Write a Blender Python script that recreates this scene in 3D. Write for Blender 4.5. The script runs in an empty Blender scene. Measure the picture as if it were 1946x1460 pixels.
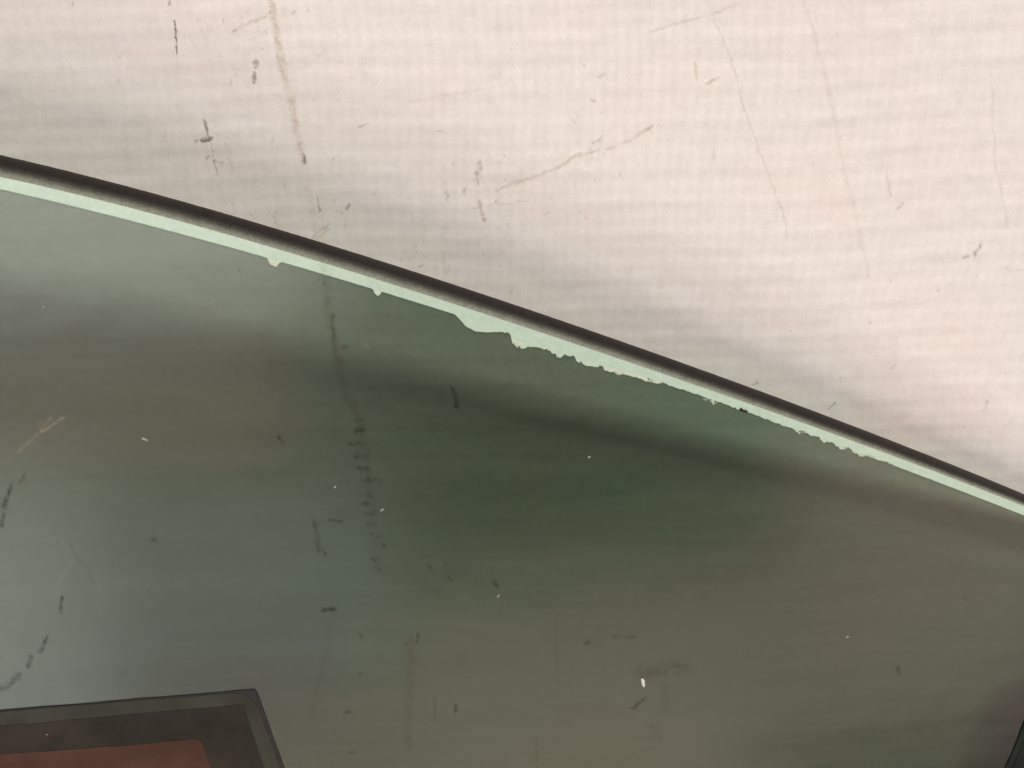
import bpy, bmesh, math, random
import numpy as np
from mathutils import Vector

rng = np.random.default_rng(7)
random.seed(7)
SC = bpy.context.scene
COL = SC.collection

# ------------------------------------------------------------------ camera
W, H = 1946.0, 1460.0
TILT = math.radians(-22)
DIST = 0.155
LENS = 40.0
cam = bpy.data.cameras.new('camera')
cam.lens = LENS
cam.sensor_width = 36
cam.clip_start = 0.005
cam.clip_end = 50
camo = bpy.data.objects.new('camera', cam)
COL.objects.link(camo)
camo.location = (0, -math.sin(TILT) * DIST, math.cos(TILT) * DIST)
camo.rotation_euler = (TILT, 0, 0)
SC.camera = camo

# ------------------------------------------------------------------ world, lamps, exposure
w = bpy.data.worlds.new('World')
SC.world = w
w.use_nodes = True
bg = w.node_tree.nodes['Background']
bg.inputs['Color'].default_value = (1.0, 0.97, 0.93, 1)
bg.inputs['Strength'].default_value = 0.22
SC.view_settings.view_transform = 'Standard'
SC.view_settings.look = 'None'
SC.view_settings.exposure = 0
SC.view_settings.gamma = 1


def area(name, loc, target, sx, sy, watts, color):
    l = bpy.data.lights.new(name, 'AREA')
    l.shape = 'RECTANGLE'
    l.size, l.size_y = sx, sy
    l.energy = watts
    l.color = color
    o = bpy.data.objects.new(name, l)
    COL.objects.link(o)
    o.location = loc
    d = Vector(target) - Vector(loc)
    o.rotation_euler = d.to_track_quat('-Z', 'Y').to_euler()
    return o


area('key_lamp', (0.66, 1.25, 1.02), (0, 0, 0), 0.30, 0.30, 25.5, (1.0, 0.935, 0.915))
for nm, x0, x1, y0, y1, watts, c in (('reflection_fill_near', -0.50, -0.02, -0.222, 0.02, 1.90, (1.0, 0.94, 0.91)),  # unseen coloured fills added to lay reflection patches on the glass
                                     ('reflection_fill_amber', -0.62, -0.06, -0.375, -0.275, 0.30, (1.0, 0.42, 0.38)),
                                     ('reflection_fill_cool', -0.265, 0.02, -0.60, -0.41, 0.28, (0.92, 1.0, 0.96)),
                                     ('reflection_fill_side', -0.80, -0.275, -0.80, -0.38, 2.60, (0.965, 1.0, 0.93)),
                                     ('reflection_fill_rear', -0.265, 0.02, -1.08, -0.61, 0.80, (1.0, 0.76, 0.61)),
                                     ('reflection_fill_back', 0.03, 0.46, -1.08, -0.525, 1.60, (1.0, 0.735, 0.60)),
                                     ('reflection_fill_warm', 0.47, 1.12, -0.78, -0.34, 1.75, (1.0, 0.715, 0.62))):
    xm, ym = (x0 + x1) / 2, (y0 + y1) / 2
    area(nm, (xm, ym, 0.80), (xm, ym, 0), x1 - x0, y1 - y0, watts, c)

SC.render.engine = 'CYCLES'
SC.cycles.use_denoising = True
SC.cycles.max_bounces = 10
SC.cycles.transparent_max_bounces = 16
SC.cycles.caustics_reflective = False
SC.cycles.caustics_refractive = False

# ------------------------------------------------------------------ helpers
CAM = np.array(camo.location)
FW = np.array([0, math.sin(TILT), -math.cos(TILT)])
RT = np.array([1.0, 0, 0])
UP = np.array([0, math.cos(TILT), math.sin(TILT)])
KPX = 36 / LENS / W
GT = 0.004                                         # glass thickness


def zbot(x):                                       # underside of the arched pane
    x = np.asarray(x, float)
    h = 18.06 - 3.2e-4 * (x * 1e3 + 150) ** 2
    h = np.where(x > -0.15, np.logaddexp(0, np.clip(h, -60, 60) / 1.6) * 1.6, h)   # runs out flat on the sheet
    return h * 1e-3 + 0.0008


def ztop(x):
    return zbot(x) + GT


def on_plane(px, py, z=0.0):
    """photo measurements -> points of the horizontal plane z"""
    px, py = np.broadcast_arrays(np.asarray(px, float), np.asarray(py, float))
    d = FW + RT * ((px[..., None] - W / 2) * KPX) - UP * ((py[..., None] - H / 2) * KPX)
    t = (z - CAM[2]) / d[..., 2]
    return CAM + d * t[..., None]


def on_glass(px, py, dz=0.0):
    """photo measurements -> points of the pane's upper surface, dz above it"""
    px, py = np.broadcast_arrays(np.asarray(px, float), np.asarray(py, float))
    d = FW + RT * ((px[..., None] - W / 2) * KPX) - UP * ((py[..., None] - H / 2) * KPX)
    z = np.full(px.shape, 0.014)
    for _ in range(30):
        t = (z - CAM[2]) / d[..., 2]
        p = CAM + d * t[..., None]
        z = ztop(p[..., 0]) + dz
    return p


def grid_mesh(name, P, mat, parent=None, smooth=True, attrs=None):
    """P: (rows, cols, 3) points -> quad grid object"""
    n, m = P.shape[:2]
    me = bpy.data.meshes.new(name)
    me.vertices.add(n * m)
    me.vertices.foreach_set('co', P.reshape(-1).astype(np.float32))
    i = np.arange(n * m).reshape(n, m)
    q = np.stack([i[:-1, :-1], i[1:, :-1], i[1:, 1:], i[:-1, 1:]], -1).reshape(-1, 4)
    me.loops.add(q.size)
    me.loops.foreach_set('vertex_index', q.reshape(-1).astype(np.int32))
    me.polygons.add(len(q))
    me.polygons.foreach_set('loop_start', (np.arange(len(q)) * 4).astype(np.int32))
    me.update(calc_edges=True)
    me.polygons.foreach_set('use_smooth', np.full(len(q), smooth))
    for k, a in (attrs or {}).items():
        at = me.attributes.new(k, 'FLOAT', 'POINT')
        at.data.foreach_set('value', a.reshape(-1).astype(np.float32))
    me.materials.append(mat)
    me.validate()
    o = bpy.data.objects.new(name, me)
    COL.objects.link(o)
    o.parent = parent
    return o


def poly_mesh(name, verts, faces, mat, parent=None, smooth=False):
    me = bpy.data.meshes.new(name)
    me.from_pydata([tuple(map(float, v)) for v in verts], [], [tuple(map(int, f)) for f in faces])
    me.validate()
    me.update()
    me.polygons.foreach_set('use_smooth', np.full(len(me.polygons), smooth))
    me.materials.append(mat)
    o = bpy.data.objects.new(name, me)
    COL.objects.link(o)
    o.parent = parent
    return o


def slab(name, low, high, mat, parent=None):
    """closed slab between two matching outlines (same number of points)"""
    n = len(low)
    v = list(low) + list(high)
    f = [list(range(n, 2 * n)), list(range(n))[::-1]]
    for k in range(n):
        f.append([k, (k + 1) % n, n + (k + 1) % n, n + k])
    return poly_mesh(name, v, f, mat, parent)


def empty(name, loc=(0, 0, 0)):
    o = bpy.data.objects.new(name, None)
    o.empty_display_size = 0.02
    COL.objects.link(o)
    o.location = loc
    return o


def tag(o, label=None, cat=None, group=None, kind=None):
    for k, v in (('label', label), ('category', cat), ('group', group), ('kind', kind)):
        if v:
            o[k] = v
    return o


class NT:
    def __init__(self, name):
        self.m = bpy.data.materials.new(name)
        self.m.use_nodes = True
        self.t = self.m.node_tree
        self.t.nodes.clear()
        self.out = self.n('ShaderNodeOutputMaterial')

    def n(self, kind, **kw):
        nd = self.t.nodes.new(kind)
        for k, v in kw.items():
            if hasattr(nd, k) and not k.startswith('i_'):
                setattr(nd, k, v)
            else:
                key = k[2:] if k.startswith('i_') else k
                key = int(key) if key.isdigit() else key
                nd.inputs[key].default_value = v
        return nd

    def l(self, a, b):
        self.t.links.new(a, b)

    def noise(self, scale, detail=3, rough=0.55, vec=None, dims='3D'):
        nd = self.n('ShaderNodeTexNoise', noise_dimensions=dims)
        nd.inputs['Scale'].default_value = scale
        nd.inputs['Detail'].default_value = detail
        nd.inputs['Roughness'].default_value = rough
        if vec:
            self.l(vec, nd.inputs['Vector'])
        return nd.outputs['Fac']

    def coords(self, scale=(1, 1, 1), rot=0):
        tc = self.n('ShaderNodeTexCoord')
        mp = self.n('ShaderNodeMapping')
        mp.inputs['Scale'].default_value = scale
        mp.inputs['Rotation'].default_value = (0, 0, rot)
        self.l(tc.outputs['Object'], mp.inputs['Vector'])
        return mp.outputs['Vector']

    def ramp(self, fac, stops):
        r = self.n('ShaderNodeValToRGB')
        e = r.color_ramp.elements
        while len(e) < len(stops):
            e.new(0.5)
        for k, (p, c) in enumerate(stops):
            e[k].position = p
            e[k].color = (*c, 1) if len(c) == 3 else c
        self.l(fac, r.inputs['Fac'])
        return r.outputs['Color']

    def math(self, op, a, b=None, clamp=False):
        nd = self.n('ShaderNodeMath', operation=op, use_clamp=clamp)
        for k, v in enumerate((a, b)):
            if v is None:
                continue
            if isinstance(v, (int, float)):
                nd.inputs[k].default_value = v
            else:
                self.l(v, nd.inputs[k])
        return nd.outputs[0]

    def mix(self, fac, a, b, blend='MIX'):
        nd = self.n('ShaderNodeMix', data_type='RGBA', blend_type=blend)
        for sock, v in ((nd.inputs[0], fac), (nd.inputs[6], a), (nd.inputs[7], b)):
            if isinstance(v, (int, float)):
                sock.default_value = v
            elif isinstance(v, tuple):
                sock.default_value = (*v, 1)
            else:
                self.l(v, sock)
        return nd.outputs[2]


# ------------------------------------------------------------------ materials
def mat_board():
    t = NT('scuffed_white_plastic')
    at = {k: t.n('ShaderNodeAttribute', attribute_name=k).outputs['Fac'] for k in ('brown', 'dark', 'weave')}
    v = t.coords()
    base = t.ramp(t.noise(28, 3, 0.6, v), [(0.30, (0.735, 0.668, 0.648)), (0.5, (0.735, 0.694, 0.657)), (0.70, (0.765, 0.680, 0.638))])
    # fine mottled grime
    g = t.ramp(t.noise(420, 4, 0.7, v), [(0.34, (0.93, 0.93, 0.92)), (0.60, (1.0, 1.0, 1.0))])
    base = t.mix(1.0, base, g, 'MULTIPLY')
    g2 = t.ramp(t.noise(2600, 2, 0.6, v), [(0.3, (0.95, 0.95, 0.95)), (0.7, (1.03, 1.03, 1.03))])
    base = t.mix(1.0, base, g2, 'MULTIPLY')
    # thread colour follows the weave
    wv = t.ramp(at['weave'], [(0.0, (0.935, 0.930, 0.930)), (1.0, (1.03, 1.03, 1.025))])
    base = t.mix(1.0, base, wv, 'MULTIPLY')
    # stains, broken up by the grain
    br = t.math('MULTIPLY', at['brown'], t.ramp(t.noise(1000, 5, 0.8, v), [(0.34, (0.12,) * 3), (0.60, (1,) * 3)]), True)
    dk = t.math('MULTIPLY', at['dark'], t.ramp(t.noise(1700, 5, 0.8, v), [(0.33, (0.10,) * 3), (0.54, (1,) * 3)]), True)
    base = t.mix(br, base, (0.33, 0.235, 0.11))
    base = t.mix(dk, base, (0.085, 0.068, 0.050))
    p = t.n('ShaderNodeBsdfPrincipled')
    t.l(base, p.inputs['Base Color'])
    p.inputs['Roughness'].default_value = 0.62
    p.inputs['Specular IOR Level'].default_value = 0.25
    b = t.n('ShaderNodeBump')
    b.inputs['Strength'].default_value = 0.35
    b.inputs['Distance'].default_value = 0.00012
    hh = t.math('ADD', t.noise(700, 5, 0.65, v), t.math('MULTIPLY', at['dark'], -0.6))
    t.l(hh, b.inputs['Height'])
    t.l(b.outputs['Normal'], p.inputs['Normal'])
    t.l(p.outputs[0], t.out.inputs[0])
    return t.m


def mat_glass(name, tint, rough=0.05, film=False):
    t = NT(name)
    tr = t.n('ShaderNodeBsdfTransparent')
    gl = t.n('ShaderNodeBsdfGlossy')
    gl.inputs['Roughness'].default_value = rough
    gl.inputs['Color'].default_value = (1, 1, 1, 1)
    v = t.coords()
    if film:
        # film tint varied at random: green in places, brownish in others
        vv = t.coords((1.0, 1.9, 1.0), 0.3)
        hue = t.ramp(t.noise(17, 2, 0.5, vv), [(0.36, (0.965, 1.03, 1.01)), (0.5, (1.0, 1.0, 0.99)), (0.64, (1.035, 0.985, 0.97))])
        c = t.mix(1.0, tint, hue, 'MULTIPLY')
        fine = t.ramp(t.noise(3800, 3, 0.75, v), [(0.3, (0.95,) * 3), (0.7, (1.05,) * 3)])
        c = t.mix(1.0, c, fine, 'MULTIPLY')
        wear = t.n('ShaderNodeAttribute', attribute_name='scratch').outputs['Fac']
        wr = t.math('MULTIPLY', wear, t.ramp(t.noise(1500, 3, 0.7, v), [(0.35, (0.1,) * 3), (0.6, (1,) * 3)]), True)
        t.l(c, tr.inputs['Color'])
        b = t.n('ShaderNodeBump')
        b.inputs['Strength'].default_value = 0.06
        b.inputs['Distance'].default_value = 0.001
        t.l(t.noise(120, 3, 0.5, v), b.inputs['Height'])
        t.l(b.outputs['Normal'], gl.inputs['Normal'])
    else:
        tr.inputs['Color'].default_value = (*tint, 1)
    fr = t.n('ShaderNodeFresnel')
    # the sheets do not bend rays, so both sides of each face meet air at index 1.5
    bf = t.n('ShaderNodeNewGeometry').outputs['Backfacing']
    t.l(t.math('ADD', t.math('MULTIPLY', bf, 1 / 1.5 - 1.5), 1.5), fr.inputs['IOR'])
    body = tr.outputs[0]
    if film:
        # thin dusty wipe marks
        sm = t.noise(60, 5, 0.7, t.coords((0.35, 3.2, 1.0), 0.12))
        sm = t.ramp(t.math('MULTIPLY', sm, t.noise(14, 2, 0.5, v)), [(0.22, (0, 0, 0)), (0.42, (0.018,) * 3)])
        df = t.n('ShaderNodeBsdfDiffuse')
        df.inputs['Color'].default_value = (0.62, 0.60, 0.54, 1)
        m2 = t.n('ShaderNodeMixShader')
        t.l(sm, m2.inputs[0])
        t.l(body, m2.inputs[1])
        t.l(df.outputs[0], m2.inputs[2])
        # grime and rubbed marks on the film
        so = t.n('ShaderNodeAttribute', attribute_name='soot').outputs['Fac']
        so = t.math('MULTIPLY', so, t.ramp(t.noise(1300, 5, 0.8, v), [(0.34, (0.04,) * 3), (0.60, (0.72,) * 3)]), True)
        wr2 = t.math('MULTIPLY', wr, 0.55)
        ds = t.n('ShaderNodeBsdfDiffuse')
        ds.inputs['Color'].default_value = (0.014, 0.016, 0.011, 1)
        dw = t.n('ShaderNodeBsdfDiffuse')
        dw.inputs['Color'].default_value = (0.46, 0.40, 0.24, 1)
        m3, m4 = t.n('ShaderNodeMixShader'), t.n('ShaderNodeMixShader')
        t.l(wr2, m4.inputs[0])
        t.l(m2.outputs[0], m4.inputs[1])
        t.l(dw.outputs[0], m4.inputs[2])
        body = m4.outputs[0]
    mx = t.n('ShaderNodeMixShader')
    t.l(fr.outputs[0], mx.inputs[0])
    t.l(body, mx.inputs[1])
    t.l(gl.outputs[0], mx.inputs[2])
    last = mx.outputs[0]
    if film:                                        # the grime lies on top and is matt
        t.l(so, m3.inputs[0])
        t.l(last, m3.inputs[1])
        t.l(ds.outputs[0], m3.inputs[2])
        last = m3.outputs[0]
    t.l(last, t.out.inputs[0])
    return t.m


def mat_rim():
    t = NT('ground_glass_edge')
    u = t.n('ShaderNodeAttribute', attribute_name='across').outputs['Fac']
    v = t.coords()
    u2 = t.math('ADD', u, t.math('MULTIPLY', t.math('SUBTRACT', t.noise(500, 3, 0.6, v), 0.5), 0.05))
    c = t.ramp(u2, [(0.0, (0.235, 0.250, 0.195)), (0.06, (0.185, 0.195, 0.150)), (0.12, (0.095, 0.098, 0.075)),  # optical darkening of the rounded edge painted into its colour
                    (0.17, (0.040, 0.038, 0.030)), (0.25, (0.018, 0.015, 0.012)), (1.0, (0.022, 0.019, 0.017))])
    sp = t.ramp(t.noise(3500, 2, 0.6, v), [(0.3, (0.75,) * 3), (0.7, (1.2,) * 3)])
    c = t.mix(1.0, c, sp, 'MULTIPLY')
    p = t.n('ShaderNodeBsdfPrincipled')
    t.l(c, p.inputs['Base Color'])
    p.inputs['Roughness'].default_value = 0.55
    p.inputs['Specular IOR Level'].default_value = 0.12
    t.l(p.outputs[0], t.out.inputs[0])
    return t.m


def mat_plain(name, col, rough=0.6, spec=0.3, vary=0.12, scale=300, alpha=None):
    t = NT(name)
    v = t.coords()
    n = t.ramp(t.noise(scale, 4, 0.65, v), [(0.3, (1 - vary,) * 3), (0.7, (1 + vary,) * 3)])
    c = t.mix(1.0, tuple(col), n, 'MULTIPLY')
    p = t.n('ShaderNodeBsdfPrincipled')
    t.l(c, p.inputs['Base Color'])
    p.inputs['Roughness'].default_value = rough
    p.inputs['Specular IOR Level'].default_value = spec
    if alpha is not None:
        p.inputs['Alpha'].default_value = alpha
    t.l(p.outputs[0], t.out.inputs[0])
    return t.m


FILM_T = (0.238, 0.283, 0.236)
M_board = mat_board()
M_glass = mat_glass('pale_green_glass', (0.935, 1.0, 0.955), 0.22)
M_film = mat_glass('smoky_tint_film', FILM_T, 0.21, film=True)
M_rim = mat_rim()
M_resid = mat_plain('cream_adhesive', (0.68, 0.72, 0.58), 0.7, 0.2, 0.1, 900, 0.35)
M_margin = mat_plain('edge_glow_layer', (0.62, 0.86, 0.68), 0.5, 0.2, 0.09, 1500, 0.34)  # pale green colour standing in for the strip's edge-lit glow
M_border = mat_plain('charcoal_card', (0.040, 0.041, 0.031), 0.7, 0.05, 0.3, 90)
M_cedge = mat_plain('black_cut_edge', (0.022, 0.019, 0.018), 0.6, 0.2, 0.1, 300)
M_inner = mat_plain('dark_brown_print', (0.030, 0.026, 0.021), 0.7, 0.05, 0.35, 70)
M_red = mat_plain('dull_red_print', (0.068, 0.035, 0.026), 0.7, 0.05, 0.35, 60)
M_black = mat_plain('black_plate', (0.017, 0.020, 0.017), 0.7, 0.06, 0.3, 300)
M_crumb = mat_plain('white_grain', (0.55, 0.55, 0.49), 0.6, 0.3, 0.1, 3000)
M_fleck = mat_plain('pale_fleck', (0.29, 0.285, 0.22), 0.6, 0.3, 0.1, 3000)
M_speck = mat_plain('dark_fleck', (0.02, 0.02, 0.016), 0.7, 0.2, 0.2, 3000)

# ------------------------------------------------------------------ wear marks measured on the board
STEP = 2.0
NX, NY = int(W / STEP) + 80, int(H / STEP) + 60
PX0, PY0 = -40 * STEP, -30 * STEP
marks = {k: np.zeros((NY, NX), np.float32) for k in ('brown', 'dark', 'scratch', 'soot')}


def lattice_noise(shape, cell):
    n, m = shape
    a = rng.random((int(n / cell) + 3, int(m / cell) + 3))
    y, x = np.arange(n) / cell, np.arange(m) / cell
    y0, x0 = y.astype(int), x.astype(int)
    fy, fx = (y - y0)[:, None], (x - x0)[None]
    fy, fx = fy * fy * (3 - 2 * fy), fx * fx * (3 - 2 * fx)
    A = a[np.ix_(y0, x0)] * (1 - fx) + a[np.ix_(y0, x0 + 1)] * fx
    B = a[np.ix_(y0 + 1, x0)] * (1 - fx) + a[np.ix_(y0 + 1, x0 + 1)] * fx
    return (A * (1 - fy) + B * fy).astype(np.float32)


brk = lattice_noise((NY, NX), 3.0) * 0.55 + lattice_noise((NY, NX), 7.0) * 0.45
wob = (lattice_noise((NY, NX), 5.0) - 0.5) * 5 + (lattice_noise((NY, NX), 2.0) - 0.5) * 2.4


def stroke(layer, pts, width, amt, soft=0.5, broken=0.6):
    pts = np.array(pts, float)
    if len(pts) == 1:
        pts = np.vstack([pts, pts + 0.5])
    pad = width * 2 + 8
    x0, y0 = pts.min(0) - pad
    x1, y1 = pts.max(0) + pad
    i0, i1 = max(0, int((x0 - PX0) / STEP)), min(NX, int((x1 - PX0) / STEP) + 2)
    j0, j1 = max(0, int((y0 - PY0) / STEP)), min(NY, int((y1 - PY0) / STEP) + 2)
    if i1 <= i0 or j1 <= j0:
        return
    X = (PX0 + np.arange(i0, i1) * STEP)[None] + wob[j0:j1, i0:i1]
    Y = (PY0 + np.arange(j0, j1) * STEP)[:, None] + wob[j0:j1, i0:i1][:, ::-1] * 0.7
    best = np.full(X.shape, 1e9)
    ends = np.full(X.shape, 1.0)
    L = np.concatenate([[0], np.cumsum(np.hypot(*np.diff(pts, axis=0).T))])
    for k in range(len(pts) - 1):
        a, b = pts[k], pts[k + 1]
        d = b - a
        s = np.clip(((X - a[0]) * d[0] + (Y - a[1]) * d[1]) / max(d @ d, 1e-6), 0, 1)
        r = np.hypot(X - a[0] - s * d[0], Y - a[1] - s * d[1])
        f = (L[k] + s * (L[k + 1] - L[k])) / max(L[-1], 1e-6)
        m = r < best
        best = np.where(m, r, best)
        ends = np.where(m, np.clip(np.minimum(f, 1 - f) * 6 + 0.45, 0, 1), ends)
    hw = width / 2 * (0.55 + 0.45 * ends)
    val = np.clip((hw * (1 + soft) - best) / (hw * 2 * soft + 0.4), 0, 1)
    val = val * val * (3 - 2 * val)
    bk = np.clip((brk[j0:j1, i0:i1] - 0.5 * broken) / 0.28, 0, 1)
    val = val * amt * (1 - broken + broken * bk)
    lay = marks[layer][j0:j1, i0:i1]
    np.maximum(lay, val.astype(np.float32), out=lay)


S = stroke
# brown streaks above the pane
S('brown', [(511, -20), (519, 25), (523, 50), (533, 110), (545, 160), (560, 230), (572, 290), (578, 310)], 13, .46, .7, .55)
for p in ((519, 34), (523, 50), (526, 74), (531, 108), (537, 135), (576, 305)):
    S('brown', [p], 12, .8, .8, .4)
S('brown', [(583, 345), (592, 395), (597, 420), (602, 445)], 11, .22, .8, .6)
S('brown', [(440, 60), (478, 43), (505, 31), (517, 24)], 8, .5, .6, .6)
S('brown', [(470, 78), (500, 62), (510, 52)], 6, .22, .7, .7)
S('brown', [(945, 362), (985, 346), (1022, 334), (1060, 318), (1100, 295), (1138, 286)], 7, .5, .7, .5)
S('brown', [(1152, 284), (1200, 266), (1232, 244)], 7, .42, .7, .5)
S('brown', [(1222, 252), (1242, 238)], 5, .6, .6, .2)
S('brown', [(978, 348)], 11, .6, .7, .4)
S('brown', [(1126, 272), (1137, 270), (1140, 262)], 7, .5, .7, .4)
S('brown', [(860, 365), (905, 362), (950, 360)], 8, .16, .8, .6)
S('brown', [(1230, 62), (1300, 40), (1352, 27), (1405, 8)], 5, .34, .7, .4)
S('brown', [(1352, 27), (1376, 80), (1400, 145), (1412, 200), (1440, 280), (1460, 332), (1486, 402), (1497, 450)], 3.6, .32, .6, .3)
S('brown', [(1524, -10), (1546, 60), (1560, 110), (1576, 175), (1590, 240), (1605, 330), (1625, 400), (1641, 480), (1652, 530)], 9, .2, .8, .5)
S('brown', [(1572, 165), (1580, 200)], 9, .26, .8, .4)
S('brown', [(1885, 140), (1886, 230), (1892, 310), (1905, 370), (1914, 430)], 5, .24, .7, .5)
S('brown', [(1684, 325), (1692, 372)], 5, .38, .6, .4)
S('brown', [(1706, 396), (1717, 385)], 6, .5, .6, .3)
S('brown', [(1344, 160), (1366, 149)], 6, .65, .6, .2)
S('brown', [(1322, 118), (1324, 152)], 5, .36, .6, .4)
S('brown', [(593, 454), (628, 424)], 5, .6, .6, .6)
S('brown', [(605, 456), (624, 436)], 5, .5, .6, .6)
S('brown', [(912, 380), (914, 400), (920, 414)], 6, .65, .6, .3)
S('brown', [(919, 416)], 11, .8, .5, .2)
S('brown', [(780, 195), (860, 180), (950, 164)], 6, .2, .8, .6)
S('brown', [(925, 391), (1000, 382)], 6, .28, .8, .6)
S('brown', [(930, 150), (950, 140)], 10, .2, .8, .6)
S('brown', [(1868, 782), (1878, 765)], 8, .4, .8, .5)
S('brown', [(1905, 508), (1946, 514)], 5, .25, .8, .6)
S('brown', [(524, 400), (523, 425)], 6, .3, .8, .7)
S('brown', [(842, 480), (846, 520)], 7, .24, .8, .6)
S('brown', [(776, 488), (780, 500)], 6, .3, .8, .7)
S('brown', [(400, 200), (415, 200)], 12, .18, .8, .6)
# dark scuffs above the pane
S('dark', [(332, 40), (335, 70), (338, 104)], 3.6, .95, .5, .12)
S('dark', [(322, -8), (324, 11)], 5, .5, .6, .3)
S('dark', [(486, 116), (485, 128)], 9, .7, .6, .5)
S('dark', [(483, 138), (481, 156)], 8, .7, .6, .5)
S('dark', [(388, 228), (394, 250), (397, 262)], 5, .8, .6, .3)
S('dark', [(384, 267), (402, 263)], 8, .9, .6, .3)
S('dark', [(368, 272), (378, 267)], 5, .6, .6, .5)
S('dark', [(399, 270), (405, 306), (414, 336)], 2.4, .5, .6, .4)
S('dark', [(405, 305)], 6, .8, .5, .1)
S('dark', [(406, 306), (424, 309)], 2.4, .5, .6, .3)
S('dark', [(912, 310), (907, 332)], 9, .5, .7, .5)
S('dark', [(905, 335), (910, 352)], 5, .35, .7, .5)
S('dark', [(846, 350), (852, 385)], 8, .3, .8, .7)
S('dark', [(886, 358), (882, 370)], 5, .35, .7, .5)
S('dark', [(577, 292), (578, 310)], 4, .7, .6, .3)
S('dark', [(601, 372), (606, 402)], 3.2, .7, .6, .3)
S('dark', [(664, 388), (660, 400)], 5, .6, .6, .3)
S('dark', [(682, 243), (697, 236)], 3, .5, .6, .3)
S('dark', [(1576, 778), (1590, 766)], 3, .85, .6, .2)
S('dark', [(1432, 731), (1440, 727)], 3, .6, .6, .2)
S('dark', [(1862, 462), (1853, 488)], 6, .55, .7, .5)
S('dark', [(1840, 486), (1828, 490)], 5, .4, .7, .5)
S('dark', [(424, 38), (425, 44)], 3, .5, .6, .2)
S('dark', [(1138, 148), (1148, 140)], 6, .25, .8, .6)
S('dark', [(1108, 122), (1110, 126)], 3, .45, .6, .3)
S('dark', [(1355, 282), (1358, 300)], 3, .25, .6, .3)
for _ in range(150):                                # small grit all over
    x, y = rng.uniform(0, W), rng.uniform(0, H)
    L_ = rng.uniform(0, 9)
    a_ = rng.normal(1.6, .6)
    S('dark' if rng.random() < .6 else 'brown', [(x, y), (x + L_ * math.cos(a_), y + L_ * math.sin(a_))], rng.uniform(2, 4.5), rng.uniform(.15, .5), .6, .4)
for cx, cy, n_, r_ in ((440, 300, 40, 90), (900, 360, 50, 90), (470, 90, 50, 60), (1130, 280, 30, 90), (620, 420, 40, 60), (860, 540, 30, 80), (700, 920, 40, 60)):
    for _ in range(n_):
        x, y = cx + rng.normal(0, r_), cy + rng.normal(0, r_ * .6)
        L_ = rng.uniform(0, 14)
        a_ = rng.normal(-.45, .5) if rng.random() < .5 else rng.normal(1.5, .3)
        S('dark' if rng.random() < .4 else 'brown', [(x, y), (x + L_ * math.cos(a_), y + L_ * math.sin(a_))], rng.uniform(2, 4), rng.uniform(.12, .38), .7, .5)
# marks seen through the tinted film
S('brown', [(612, 500), (619, 530), (622, 560), (627, 610), (634, 640), (641, 690), (656, 740), (670, 770), (682, 800), (694, 860), (704, 920), (712, 985)], 17, 0.55, .8, .45)
for p in ((617, 538), (624, 525), (630, 640), (643, 688), (650, 690), (631, 600), (652, 660)):
    S('brown', [p], 15, 0.98, .8, .4)
S('brown', [(620, 567), (636, 565)], 4, 0.91, .5, .2)
S('soot', [(630, 605), (634, 640), (637, 670)], 5, 0.65, .7, .5)
for x, y, r, a in ((682, 818, 15, .65), (680, 843, 20, .7), (686, 869, 16, .5), (690, 890, 15, .7), (706, 911, 13, .9), (694, 912, 9, .7), (716, 912, 8, .8),
                   (697, 940, 16, .45), (693, 957, 14, .5), (703, 975, 14, .4), (706, 998, 14, .45), (714, 1000, 9, .4), (700, 1012, 12, .3), (720, 1022, 8, .4), (731, 1037, 9, .6),
                   (745, 1018, 7, .35), (712, 1062, 7, .5), (718, 1080, 9, .4), (683, 800, 14, .4)):
    S('soot', [(x - r * .65, y), (x + r * .65, y + 1)], 9, min(1, a * 1.5), .8, .75)
S('brown', [(684, 810), (690, 890), (703, 940), (712, 1000), (716, 1060), (718, 1085)], 26, .35, .9, .75)
S('soot', [(858, 738), (866, 758), (869, 776)], 8, 0.98, .7, .15)
S('soot', [(4, 1000), (8, 962), (21, 922)], 8, 1.00, .5, .15)
S('soot', [(39, 916), (46, 902)], 7, 0.98, .7, .2)
S('soot', [(118, 1132), (116, 1167)], 7, 1.00, .6, .15)
S('soot', [(90, 1210), (75, 1238)], 8, 1.00, .7, .2)
S('soot', [(59, 1246), (52, 1268)], 8, 0.98, .7, .2)
S('soot', [(40, 1282), (20, 1300), (-8, 1316)], 10, 0.78, .8, .2)
S('brown', [(100, 995), (114, 1040)], 5, 0.52, .8, .4)
S('brown', [(133, 1036), (146, 1064)], 7, 0.72, .8, .3)
S('brown', [(150, 1065), (172, 1082), (178, 1112)], 5, 0.65, .8, .4)
S('soot', [(293, 1023)], 14, 0.98, .9, .1)
S('brown', [(240, 1040), (262, 1034)], 8, 0.39, .9, .4)
S('soot', [(526, 833), (540, 838)], 10, 0.91, .7, .6)
S('brown', [(512, 640), (515, 760)], 10, 0.39, .9, .7)
S('brown', [(517, 782), (545, 785)], 5, 0.52, .8, .4)
S('soot', [(595, 985), (603, 1015), (606, 1050)], 9, 0.59, .9, .6)
S('soot', [(608, 1045), (618, 1054)], 9, 0.65, .8, .5)
S('soot', [(626, 988), (650, 993)], 5, 0.65, .7, .3)
S('soot', [(936, 1104), (945, 1112)], 10, 1.00, .8, .15)
S('brown', [(908, 1140), (915, 1146)], 9, 0.45, .9, .3)
for p in ((812, 1074), (852, 1098), (842, 1068)):
    S('soot', [p, (p[0] + 8, p[1] + 7)], 4.5, 0.91, .7, .3)
S('soot', [(612, 1160), (638, 1156)], 8, 0.98, .7, .45)
S('brown', [(632, 1165), (620, 1240), (606, 1300), (590, 1365)], 14, 0.65, .9, .25)
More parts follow.
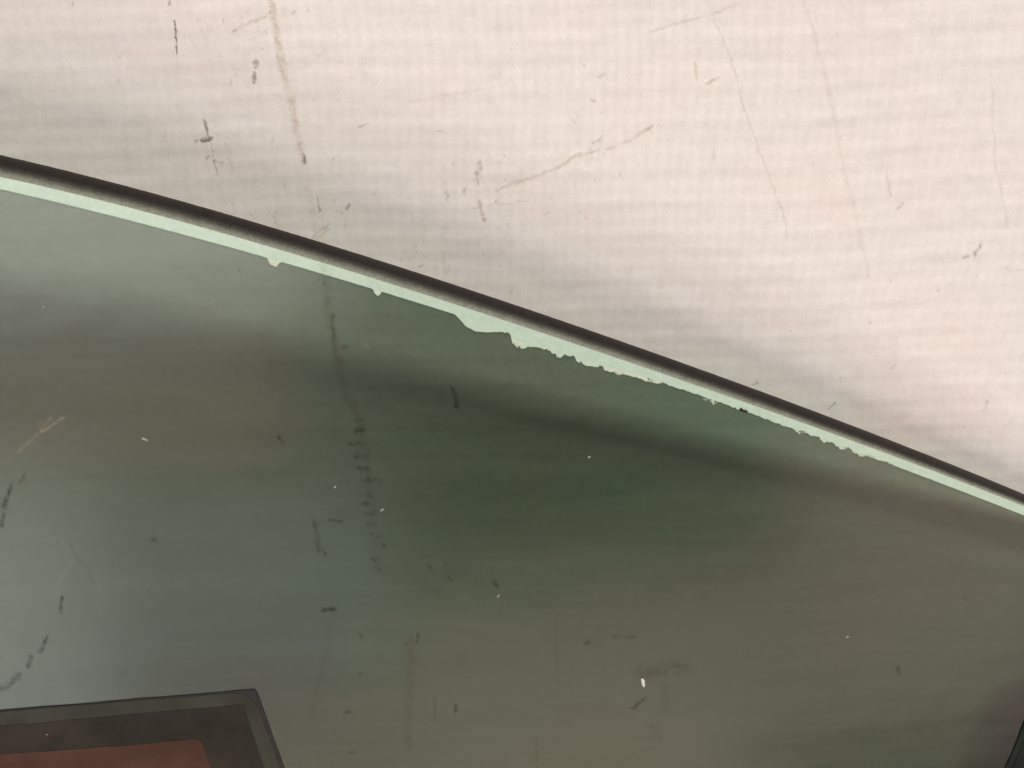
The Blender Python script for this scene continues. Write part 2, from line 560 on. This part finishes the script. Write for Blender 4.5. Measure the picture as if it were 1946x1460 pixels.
S('brown', [(780, 1215), (784, 1250), (778, 1300), (775, 1385), (778, 1420)], 16, 0.78, .9, .25)
S('soot', [(768, 1218), (772, 1226)], 5, 0.65, .8, .3)
S('soot', [(794, 1206), (792, 1222)], 5, 0.85, .8, .3)
S('brown', [(826, 1328), (826, 1368)], 6, 0.91, .8, .2)
S('soot', [(866, 1340), (865, 1352)], 6, 1.00, .6, .2)
S('brown', [(664, 1350), (635, 1390)], 6, 0.65, .8, .4)
S('soot', [(656, 1354), (668, 1352)], 6, 0.78, .7, .3)
S('soot', [(684, 1206), (687, 1211)], 6, 0.72, .7, .3)
S('soot', [(684, 1280)], 5, 0.65, .7, .3)
S('brown', [(656, 1318), (662, 1326)], 6, 0.65, .8, .3)
S('brown', [(1056, 1175), (1058, 1240), (1062, 1300)], 7, 0.44, .9, .4)
S('brown', [(1019, 1400), (1022, 1475)], 6, 0.65, .8, .3)
S('soot', [(1113, 1220), (1118, 1222)], 8, 0.72, .9, .2)
S('soot', [(1166, 1210), (1205, 1212)], 8, 0.39, 1, .5)
S('soot', [(1215, 1278), (1240, 1280), (1300, 1268)], 26, 0.39, 1, .6)
S('soot', [(1262, 1300), (1266, 1350)], 14, 0.29, 1, .6)
S('soot', [(1228, 1325), (1213, 1338), (1202, 1348)], 6, 0.78, .8, .3)
S('soot', [(1240, 1380), (1250, 1400)], 20, 0.26, 1, .6)
S('soot', [(1706, 1270), (1709, 1280)], 7, 1.00, .8, .2)
S('soot', [(1756, 1271)], 6, 0.59, .9, .2)
S('soot', [(1925, 1040)], 6, 0.78, .8, .2)
S('soot', [(1830, 1135), (1836, 1138)], 8, 0.39, .9, .3)
S('soot', [(660, 1432), (672, 1428)], 5, 0.65, .8, .3)
S('soot', [(452, 515), (455, 512)], 6, 0.65, .8, .2)
# pale scratches in the film itself
for a, b, wd, am in (((30, 862), (66, 834), 7, .25), ((60, 832), (127, 790), 3.2, .7), ((66, 828), (100, 792), 2.6, .6), ((88, 818), (118, 794), 2.6, .8), ((70, 812), (82, 800), 2.4, .5),
                     ((395, 1384), (406, 1396), 4, .9), ((690, 656), (702, 657), 3, .4), ((105, 1118), (135, 1070), 12, .12)):
    S('scratch', [a, b], wd, am, .6, .5)

# ------------------------------------------------------------------ the board everything lies on
gx = PX0 + np.arange(NX) * STEP
gy = PY0 + np.arange(NY) * STEP
GX, GY = np.meshgrid(gx, gy)
P = on_plane(GX, GY, 0.0)


def relief(p):
    x, y = p[..., 0] * 1e3, p[..., 1] * 1e3        # mm
    wx = 0.5 * np.sin(y * .11 + 1) + .3 * np.sin(y * .27)
    wy = 0.7 * np.sin(x * .055) + .35 * np.sin(x * .16 + 2) - 0.06 * x
    warp = np.sin(2 * math.pi * (x + wx * .6) / 1.42)
    weft = np.sin(2 * math.pi * (y + wy * .5) / 2.05)
    band = np.sin(2 * math.pi * (y + wy * 1.2) / 4.9 + .8 * np.sin(x * .03))
    amp_warp = .35 + .65 * np.exp(-((x - 10) / 42) ** 2) * np.clip((y + 5) / 40, 0, 1)
    return warp * amp_warp, weft, band


warp, weft, band = relief(P)
ln1 = lattice_noise((NY, NX), 40.0)
ln2 = lattice_noise((NY, NX), 14.0)
weave = np.clip(0.5 + .17 * warp * (.5 + ln2) + .21 * weft * (.5 + ln1) + .21 * band * (.4 + ln1) + (ln2 - .5) * .16, 0, 1)
P[..., 2] += (warp * .0045 * (.5 + ln2) + weft * .0075 * (.4 + ln1) + band * .016 * (.3 + ln1) + (ln2 - .5) * .03) * 1e-3
edge = np.minimum.reduce([np.arange(NX)[None] + 0 * GY, NX - 1 - np.arange(NX)[None] + 0 * GY, np.arange(NY)[:, None] + 0 * GX, NY - 1 - np.arange(NY)[:, None] + 0 * GX])
P[..., 2] *= np.clip(edge / 12.0, 0, 1)

# one continuous sheet: the measured field in the middle, plain margins out to the sheet's edge and down its sides
XL, XR, YB, YT, TH = -0.50, 0.40, -0.36, 0.48, 0.012


def widen(P, A):
    def ring(row, y):
        r = row.copy()
        r[:, 1] = y
        r[:, 2] = 0
        return r
    # left/right columns
    def colset(P, x, z):
        c = P[:, :1].copy() if x < 0 else P[:, -1:].copy()
        c[..., 0] = x
        c[..., 2] = z
        return c
    L1, L2 = colset(P, XL, 0), colset(P, XL, -TH)
    R1, R2 = colset(P, XR, 0), colset(P, XR, -TH)
    Q = np.concatenate([L2, L1, P, R1, R2], 1)
    top = Q[:1].copy(); top[..., 1] = YT
    top2 = top.copy(); top2[..., 2] = -TH
    bot = Q[-1:].copy(); bot[..., 1] = YB
    bot2 = bot.copy(); bot2[..., 2] = -TH
    Q = np.concatenate([top2, top, Q, bot, bot2], 0)
    A = {k: np.pad(a, 2, mode='constant', constant_values=(0.5 if k == 'weave' else 0)) for k, a in A.items()}
    return Q, A


Q, A = widen(P, {'brown': marks['brown'], 'dark': marks['dark'], 'weave': weave})
board = grid_mesh('tabletop', Q, M_board, attrs=A)
tag(board, 'off-white scuffed plastic sheet with a faint weave, brown streaks and black scratches, under the tinted glass', 'tabletop', kind='structure')

# ------------------------------------------------------------------ outlines of the pane, measured along its edge
def fit(pts, deg=4):
    pts = np.array(pts, float)
    c = np.polyfit((pts[:, 0] - 950) / 1000, pts[:, 1], deg)
    x0, x1 = -100.0, 2050.0

    def f(x):
        x = np.asarray(x, float)
        xc = np.clip(x, x0, x1)
        y = np.polyval(c, (xc - 950) / 1000)
        dc = np.polyder(c)
        return y + (x - xc) * np.polyval(dc, (xc - 950) / 1000) / 1000
    return f


f_outer = fit([(0, 295), (250, 355), (500, 428), (800, 522), (1050, 602), (1200, 656), (1300, 690), (1500, 765), (1946, 939)])
f_arris = fit([(0, 336), (250, 397), (500, 464.5), (800, 557), (1050, 640), (1200, 690), (1300, 724), (1500, 794), (1946, 962)])
f_film = fit([(0, 359), (250, 421.6), (500, 487), (800, 576), (1050, 658), (1200, 710), (1300, 741), (1500, 811), (1946, 980)])

CHIP = [(508, 0), (510, 497), (514, 503), (520, 505), (524, 508), (529, 501), (533, 499), (535, 0),
        (709, 0), (712, 557), (717, 562), (721, 561), (725, 553), (727, 0),
        (856, 0), (864, 596), (874.5, 608), (885, 620), (903, 630), (928, 632), (954, 631), (970, 636), (974, 652), (977, 656), (985, 660), (995, 661.5),
        (1004, 659), (1018, 657), (1030, 659), (1033, 665), (1040, 664), (1047, 667), (1057, 677), (1068, 681), (1071, 675), (1081, 677), (1090, 675), (1098, 688),
        (1113, 694), (1129, 696.5), (1145, 699), (1148, 705), (1160, 704), (1170, 708), (1180, 711), (1190, 711), (1201, 716), (1212, 716), (1224, 722), (1235, 723),
        (1247, 730), (1252, 731), (1260, 726), (1275, 731), (1288, 735), (1300, 740), (1309, 742), (1318, 747), (1330, 747.5), (1338, 757), (1346, 757), (1357, 765),
        (1362, 759), (1376, 766), (1388, 772), (1404, 779), (1421, 782), (1440, 0), (1452, 792), (1458, 798), (1470, 798), (1480, 0),
        (1490, 809), (1495, 810), (1507, 813), (1517, 821), (1522, 819), (1530, 822), (1536, 823), (1548, 0), (1556, 832), (1566, 840), (1571, 836),
        (1585, 841), (1596, 850), (1607, 852), (1613, 851), (1622, 858), (1633, 865), (1642, 864), (1652, 868), (1664, 869), (1680, 0), (1688, 882), (1692, 884), (1699, 882), (1710, 0)]


def film_edge(x):
    base = f_film(x)
    cx = np.array([c[0] for c in CHIP])
    cd = np.array([0 if c[1] == 0 else max(0.0, c[1] - float(f_film(c[0]))) for c in CHIP])
    d = np.interp(x, cx, cd, left=0, right=0) * np.interp(x, [1260, 1320], [1.0, 1.3])
    jag = np.interp(x, np.arange(-2000, 4000, 2.3), rng.uniform(-1, 1, len(np.arange(-2000, 4000, 2.3))))
    jag2 = np.interp(x, np.arange(-2000, 4000, 6.1), rng.uniform(-1, 1, len(np.arange(-2000, 4000, 6.1))))
    rough = np.where((x > 960) & (x < 1700), 3.1, 0.35)
    return base + d + (np.sign(jag) * np.abs(jag) ** 2 * 1.5 + jag2 * 1.0) * rough * np.where(d > .5, 1, .45)


pane = empty('car_window', (-0.15, -0.02, 0.0))
tag(pane, 'smoke tinted car window glass with a dark ground edge and torn film, lying on the white sheet', 'car window')
PL = np.array(pane.location)

# pane extent in x (world): from where the arch meets the sheet on one side to the other
# columns are placed by world x along the measured edge
xs_px = np.concatenate([np.linspace(-4200, -60, 60), np.arange(-40, 1990, 10), np.linspace(2000, 2290, 14), np.linspace(2330, 5200, 60)])
arr = on_glass(xs_px, f_arris(xs_px))
keep = (arr[:, 0] > -0.365) & (arr[:, 0] < 0.262)
xs_px, arr = xs_px[keep], arr[keep]
Y_LOW = -0.26
NTH = 33
th = np.linspace(0, math.pi, NTH)


def rim_point(dy, t_):
    return np.stack([arr[:, 0], arr[:, 1] + 2e-5 + dy * math.sin(t_), zbot(arr[:, 0]) + GT / 2 + GT / 2 * math.cos(t_) * (1 + 2e-3)], -1)


def to_px(p):
    d = p - CAM
    dep = d @ FW
    return (d @ RT) / dep / KPX + W / 2, -(d @ UP) / dep / KPX + H / 2


# depth of the rounded rim in plan at each column, from its measured outer line
lo_, hi_ = np.full(len(arr), 0.0004), np.full(len(arr), 0.006)
for _ in range(28):
    md = (lo_ + hi_) / 2
    gap = np.stack([(lambda q: q[1] - f_outer(q[0]))(to_px(rim_point(md, t_))) for t_ in th]).min(0)
    lo_, hi_ = np.where(gap > 0, md, lo_), np.where(gap > 0, hi_, md)
dy = np.clip((lo_ + hi_) / 2, 0.0006, 0.005)
print('rim depth mm', (dy[::20] * 1e3).round(2))


def top_z(x, y):
    return ztop(x)


# flat faces of the glass: top sheet, lower edge, bottom sheet as one closed-sided ring
rows = np.array([0, .15, .3, .5, .75, 1.0])
TOP = np.zeros((len(rows), len(arr), 3))
for i, r in enumerate(rows):
    TOP[i, :, 0] = arr[:, 0]
    TOP[i, :, 1] = arr[:, 1] * (1 - r) + Y_LOW * r
    TOP[i, :, 2] = ztop(arr[:, 0])
BOT = TOP[::-1].copy()
BOT[..., 2] = zbot(BOT[..., 0])
G = np.concatenate([TOP, BOT], 0)
# close both short ends with their own columns
def endcap(c):
    e = c.copy()
    mid = (ztop(e[..., 0]) + zbot(e[..., 0])) / 2
    e[..., 2] = mid
    return e
G = np.concatenate([endcap(G[:, :1]), G, endcap(G[:, -1:])], 1)
grid_mesh('glass_pane', G - PL, M_glass, pane, smooth=False)

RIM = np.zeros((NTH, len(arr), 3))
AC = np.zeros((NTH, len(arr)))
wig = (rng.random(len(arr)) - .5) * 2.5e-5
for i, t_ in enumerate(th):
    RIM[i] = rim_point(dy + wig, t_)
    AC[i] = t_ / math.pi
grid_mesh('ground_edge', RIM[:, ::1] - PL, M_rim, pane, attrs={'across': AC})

# the tint film on the pane, its upper margin torn
fx = np.concatenate([np.linspace(-4200, -330, 60), np.arange(-320, 480, 2.8), np.arange(480, 1720, 1.5), np.arange(1720, 2140, 2.8), np.linspace(2150, 2290, 14), np.linspace(2330, 5200, 60)])
fe = film_edge(fx)
FE = on_glass(fx, fe, 0.00006)
k2 = (FE[:, 0] > -0.36) & (FE[:, 0] < 0.26)
fx, fe, FE = fx[k2], fe[k2], FE[k2]
NR = 420                                            # fine rows over the seen part, a few beyond it
Y_SEEN = -0.062
FP = np.zeros((NR + 12, len(FE), 3))
frac = np.arange(NR + 12)
for i, r in enumerate(frac):
    FP[i, :, 0] = FE[:, 0]
    split = np.minimum(Y_SEEN, FE[:, 1] - .01)
    if i < NR:
        q_ = i / (NR - 1)
        FP[i, :, 1] = FE[:, 1] * (1 - q_) + split * q_
    else:
        q_ = (i - NR + 1) / 12
        FP[i, :, 1] = split * (1 - q_) + np.minimum(Y_LOW + .002, split - .005) * q_
    FP[i, :, 2] = ztop(FE[:, 0]) + 0.00006
# scratch strength sampled at each film vertex
d_ = FP - CAM
dep = d_ @ FW
u_ = (d_ @ RT) / dep / KPX + W / 2
v_ = -(d_ @ UP) / dep / KPX + H / 2
uf, vf = np.clip((u_ - PX0) / STEP, 0, NX - 1.01), np.clip((v_ - PY0) / STEP, 0, NY - 1.01)
ix, iy = uf.astype(int), vf.astype(int)
uf, vf = uf - ix, vf - iy


def sample(m):
    return (m[iy, ix] * (1 - uf) + m[iy, ix + 1] * uf) * (1 - vf) + (m[iy + 1, ix] * (1 - uf) + m[iy + 1, ix + 1] * uf) * vf
film = grid_mesh('tint_film', FP - PL, M_film, pane, attrs={'scratch': sample(marks['scratch']), 'soot': sample(marks['soot'])})

# the bare margin between the ground edge and the torn film, with its edge-lit glow painted in as a pale layer
mx = fx
MT = on_glass(mx, f_arris(mx) + .8, 0.00003)
MB = on_glass(mx, fe + 4, 0.00003)
mr = np.array([0, .25, .5, .75, 1.0])[:, None, None]
MP = MT[None] * (1 - mr) + MB[None] * mr
MP[..., 2] = ztop(MP[..., 0]) + 0.00003
grid_mesh('margin_glow_layer', MP - PL, M_margin, pane)

# cream scraps of adhesive left where the film has torn away
def scrap(x0, x1, top_frac, n=14):
    xs = np.linspace(x0, x1, n)
    lo = film_edge(xs) + rng.uniform(-.6, 1.6, n)
    hi = f_film(xs) * (1 - top_frac) + lo * top_frac + rng.uniform(-1, 1, n)
    hi = np.minimum(hi, lo - 1.0)
    ring = np.concatenate([np.stack([xs, hi], 1), np.stack([xs, lo], 1)[::-1]])
    a = on_glass(ring[:, 0], ring[:, 1], 0.00010) - PL
    b = on_glass(ring[:, 0], ring[:, 1], 0.00016) - PL
    v = list(a) + list(b)
    m = len(ring)
    f = []
    for k in range(n - 1):
        f.append([m + k, m + 2 * n - 1 - k, m + 2 * n - 2 - k, m + k + 1])
        f.append([k, k + 1, 2 * n - 2 - k, 2 * n - 1 - k])
    for k in range(m):
        f.append([k, (k + 1) % m, m + (k + 1) % m, m + k])
    poly_mesh('adhesive_scrap', v, f, M_resid, pane)


for a in ((511, 533, .1), (711, 726, .1), (973, 996, .5), (1032, 1048, .6), (1148, 1262, .35), (1336, 1362, .55), (1404, 1424, .3), (1454, 1472, .2), (1490, 1532, .4),
          (1558, 1572, .3), (1594, 1612, .4), (1616, 1662, .3)):
    scrap(*a)

# ------------------------------------------------------------------ dark bordered sticker, lower left
stk = empty('framed_sticker', tuple(on_glass(np.array([250.]), np.array([1440.]), 0.0001)[0]))
tag(stk, 'dark bordered sticker with a dull red panel at the lower left of the tinted glass', 'sticker')
SL = np.array(stk.location)


def layer(name, pts, z0, z1, mat, parent, loc):
    """thin sheet with a measured outline, cut into strips so that it follows the curved pane"""
    p = np.array(pts, float)
    q = on_glass(p[:, 0], p[:, 1], z0)
    bm = bmesh.new()
    bm.faces.new([bm.verts.new((float(v[0]), float(v[1]), 0)) for v in q])
    for x in np.arange(q[:, 0].min() + .001, q[:, 0].max(), .0015):
        bmesh.ops.bisect_plane(bm, geom=bm.verts[:] + bm.edges[:] + bm.faces[:], plane_co=(x, 0, 0), plane_no=(1, 0, 0))
    r = bmesh.ops.extrude_face_region(bm, geom=bm.faces[:])
    up = {v for v in r['geom'] if isinstance(v, bmesh.types.BMVert)}
    for v in bm.verts:
        z = float(ztop(v.co.x)) + (z1 if v in up else z0)
        v.co = (v.co.x - loc[0], v.co.y - loc[1], z - loc[2])
    bmesh.ops.recalc_face_normals(bm, faces=bm.faces[:])
    me = bpy.data.meshes.new(name)
    bm.to_mesh(me)
    bm.free()
    me.materials.append(mat)
    o = bpy.data.objects.new(name, me)
    COL.objects.link(o)
    o.parent = parent
    return o


def dense(pts, seg=40, jit=0.0):
    """sample an outline so that it follows the curved pane"""
    out = []
    n = len(pts)
    for k in range(n):
        a, b = np.array(pts[k], float), np.array(pts[(k + 1) % n], float)
        m = max(1, int(np.hypot(*(b - a)) / seg))
        for q in range(m):
            p = a + (b - a) * q / m
            if jit and q:
                p = p + rng.normal(0, jit, 2)
            out.append(p)
    return np.array(out)


def round_corner(c, a, b, r, n=7):
    """points of a rounded corner at c between directions to a and b"""
    c, a, b = (np.array(v, float) for v in (c, a, b))
    da, db = (a - c) / np.hypot(*(a - c)), (b - c) / np.hypot(*(b - c))
    p0, p2 = c + da * r, c + db * r
    return [tuple((1 - t) ** 2 * p0 + 2 * t * (1 - t) * c + t * t * p2) for t in np.linspace(0, 1, n)]


# outlines (upper right corner in view; the rest runs on beyond)
O0 = [(-420, 1398), (0, 1350), (484, 1310), (490, 1318), (552, 1490), (640, 1735), (-400, 1800)]
layer('cut_edge', dense(O0, 30, .5), 0.00008, 0.00020, M_cedge, stk, SL)
inner_c = round_corner((480, 1314.5), (-100, 1361.5), (592, 1625), 42)
O1 = [(-410, 1400), (0, 1353), (300, 1328.5)] + inner_c + [(543, 1490), (628, 1735), (-395, 1795)]
layer('border', dense(O1, 30, .3), 0.00021, 0.00027, M_border, stk, SL)
O2 = [(-400, 1432), (0, 1380), (300, 1353), (462, 1339)] + [(497, 1444), (590, 1720), (-390, 1775)]
layer('dark_panel', dense(O2, 30, .5), 0.00028, 0.00034, M_inner, stk, SL)
O3 = [(-390, 1478), (0, 1434), (220, 1418), (377, 1404), (384, 1412), (412, 1490), (480, 1690), (-380, 1750)]
layer('red_panel', dense(O3, 30, .5), 0.00035, 0.00041, M_red, stk, SL)

# ------------------------------------------------------------------ black plate, lower right corner
plt = empty('black_plate', tuple(on_glass(np.array([1960.]), np.array([1440.]), 0.0001)[0]))
tag(plt, 'black plate corner at the extreme lower right, lying on the tinted glass', 'plate')
BL = np.array(plt.location)
layer('plate_body', dense([(1990, 1270), (1946, 1372), (1928, 1420), (1907, 1466), (1880, 1530), (2080, 1560), (2080, 1240)], 30, .3), 0.0001, 0.00025, M_black, plt, BL)
layer('plate_face', dense([(1995, 1290), (1955, 1385), (1936, 1432), (1898, 1522), (2068, 1548), (2068, 1262)], 30, .3), 0.00026, 0.00032, M_black, plt, BL)

# ------------------------------------------------------------------ flecks lying on the glass
def fleck(name, pts, hgt, mat, label, group=None, cat='fleck'):
    p = np.array(pts, float)
    c = p.mean(0)
    loc = on_glass(np.array([c[0]]), np.array([c[1]]), 0.00008)[0]
    lo = on_glass(p[:, 0], p[:, 1], 0.00008) - loc
    mid = on_glass(p[:, 0], p[:, 1], 0.00008 + hgt * .7) - loc
    q = c + (p - c) * .55
    hi = on_glass(q[:, 0], q[:, 1], 0.00008 + hgt) - loc
    n = len(p)
    v = list(lo) + list(mid) + list(hi)
    f = [list(range(n))[::-1], list(range(2 * n, 3 * n))]
    for k in range(n):
        k1 = (k + 1) % n
        f += [[k, k1, n + k1, n + k], [n + k, n + k1, 2 * n + k1, 2 * n + k]]
    o = poly_mesh(name, v, f, mat)
    o.location = loc
    return tag(o, label, cat, group)


GR = 'pale flecks scattered on the tinted glass'
fleck('pale_fleck', [(269, 832), (274, 832), (281, 836), (281, 839), (275, 837), (270, 836)], 1.2e-4, M_fleck, 'pale sliver beside the feathery pale scratches at the left of the glass', GR)
fleck('pale_fleck', [(1218, 1291), (1221, 1289), (1225, 1293), (1226, 1302), (1224, 1307), (1220, 1302)], 2e-4, M_crumb, 'largest white grain, upright oval above a dark smudge', GR)
fleck('pale_fleck', [(722, 970), (727, 967), (730, 966), (729, 969), (725, 972), (723, 972)], 1.2e-4, M_fleck, 'pale hooked fleck beside the dotted dark streak under the glass', GR)
fleck('pale_fleck', [(634, 925), (638, 923), (639, 927), (635, 928)], 1.0e-4, M_fleck, 'tiny pale dot left of the dotted dark streak under the glass', GR)
fleck('pale_fleck', [(944, 1134), (949, 1130), (950, 1132), (946, 1136)], 1.0e-4, M_fleck, 'tiny pale dash just below the round dark spot', GR)
fleck('pale_fleck', [(1608, 1210), (1612, 1208), (1613, 1212), (1609, 1213)], 1.0e-4, M_fleck, 'tiny pale dot alone on the right side of the glass', GR)
fleck('pale_fleck', [(1117, 868), (1121, 866), (1122, 870), (1118, 871)], 1.0e-4, M_fleck, 'tiny pale dot in the dark green middle of the glass', GR)
fleck('pale_fleck', [(80, 585), (83, 581), (85, 582), (83, 586)], 1.0e-4, M_fleck, 'tiny pale dot near the edge at the upper left of the glass', GR)
fleck('pale_fleck', [(87, 1396), (90, 1394), (91, 1397), (88, 1398)], 1.0e-4 + 3e-4, M_fleck, 'tiny pale dot lying on the dark bordered sticker', GR)
fleck('dark_fleck', [(1404, 778), (1409, 775), (1413, 779), (1420, 780), (1422, 784), (1417, 785), (1410, 782), (1405, 781)], 2e-4, M_speck, 'black fleck caught on the torn lower margin of the clear edge strip', None, 'fleck')
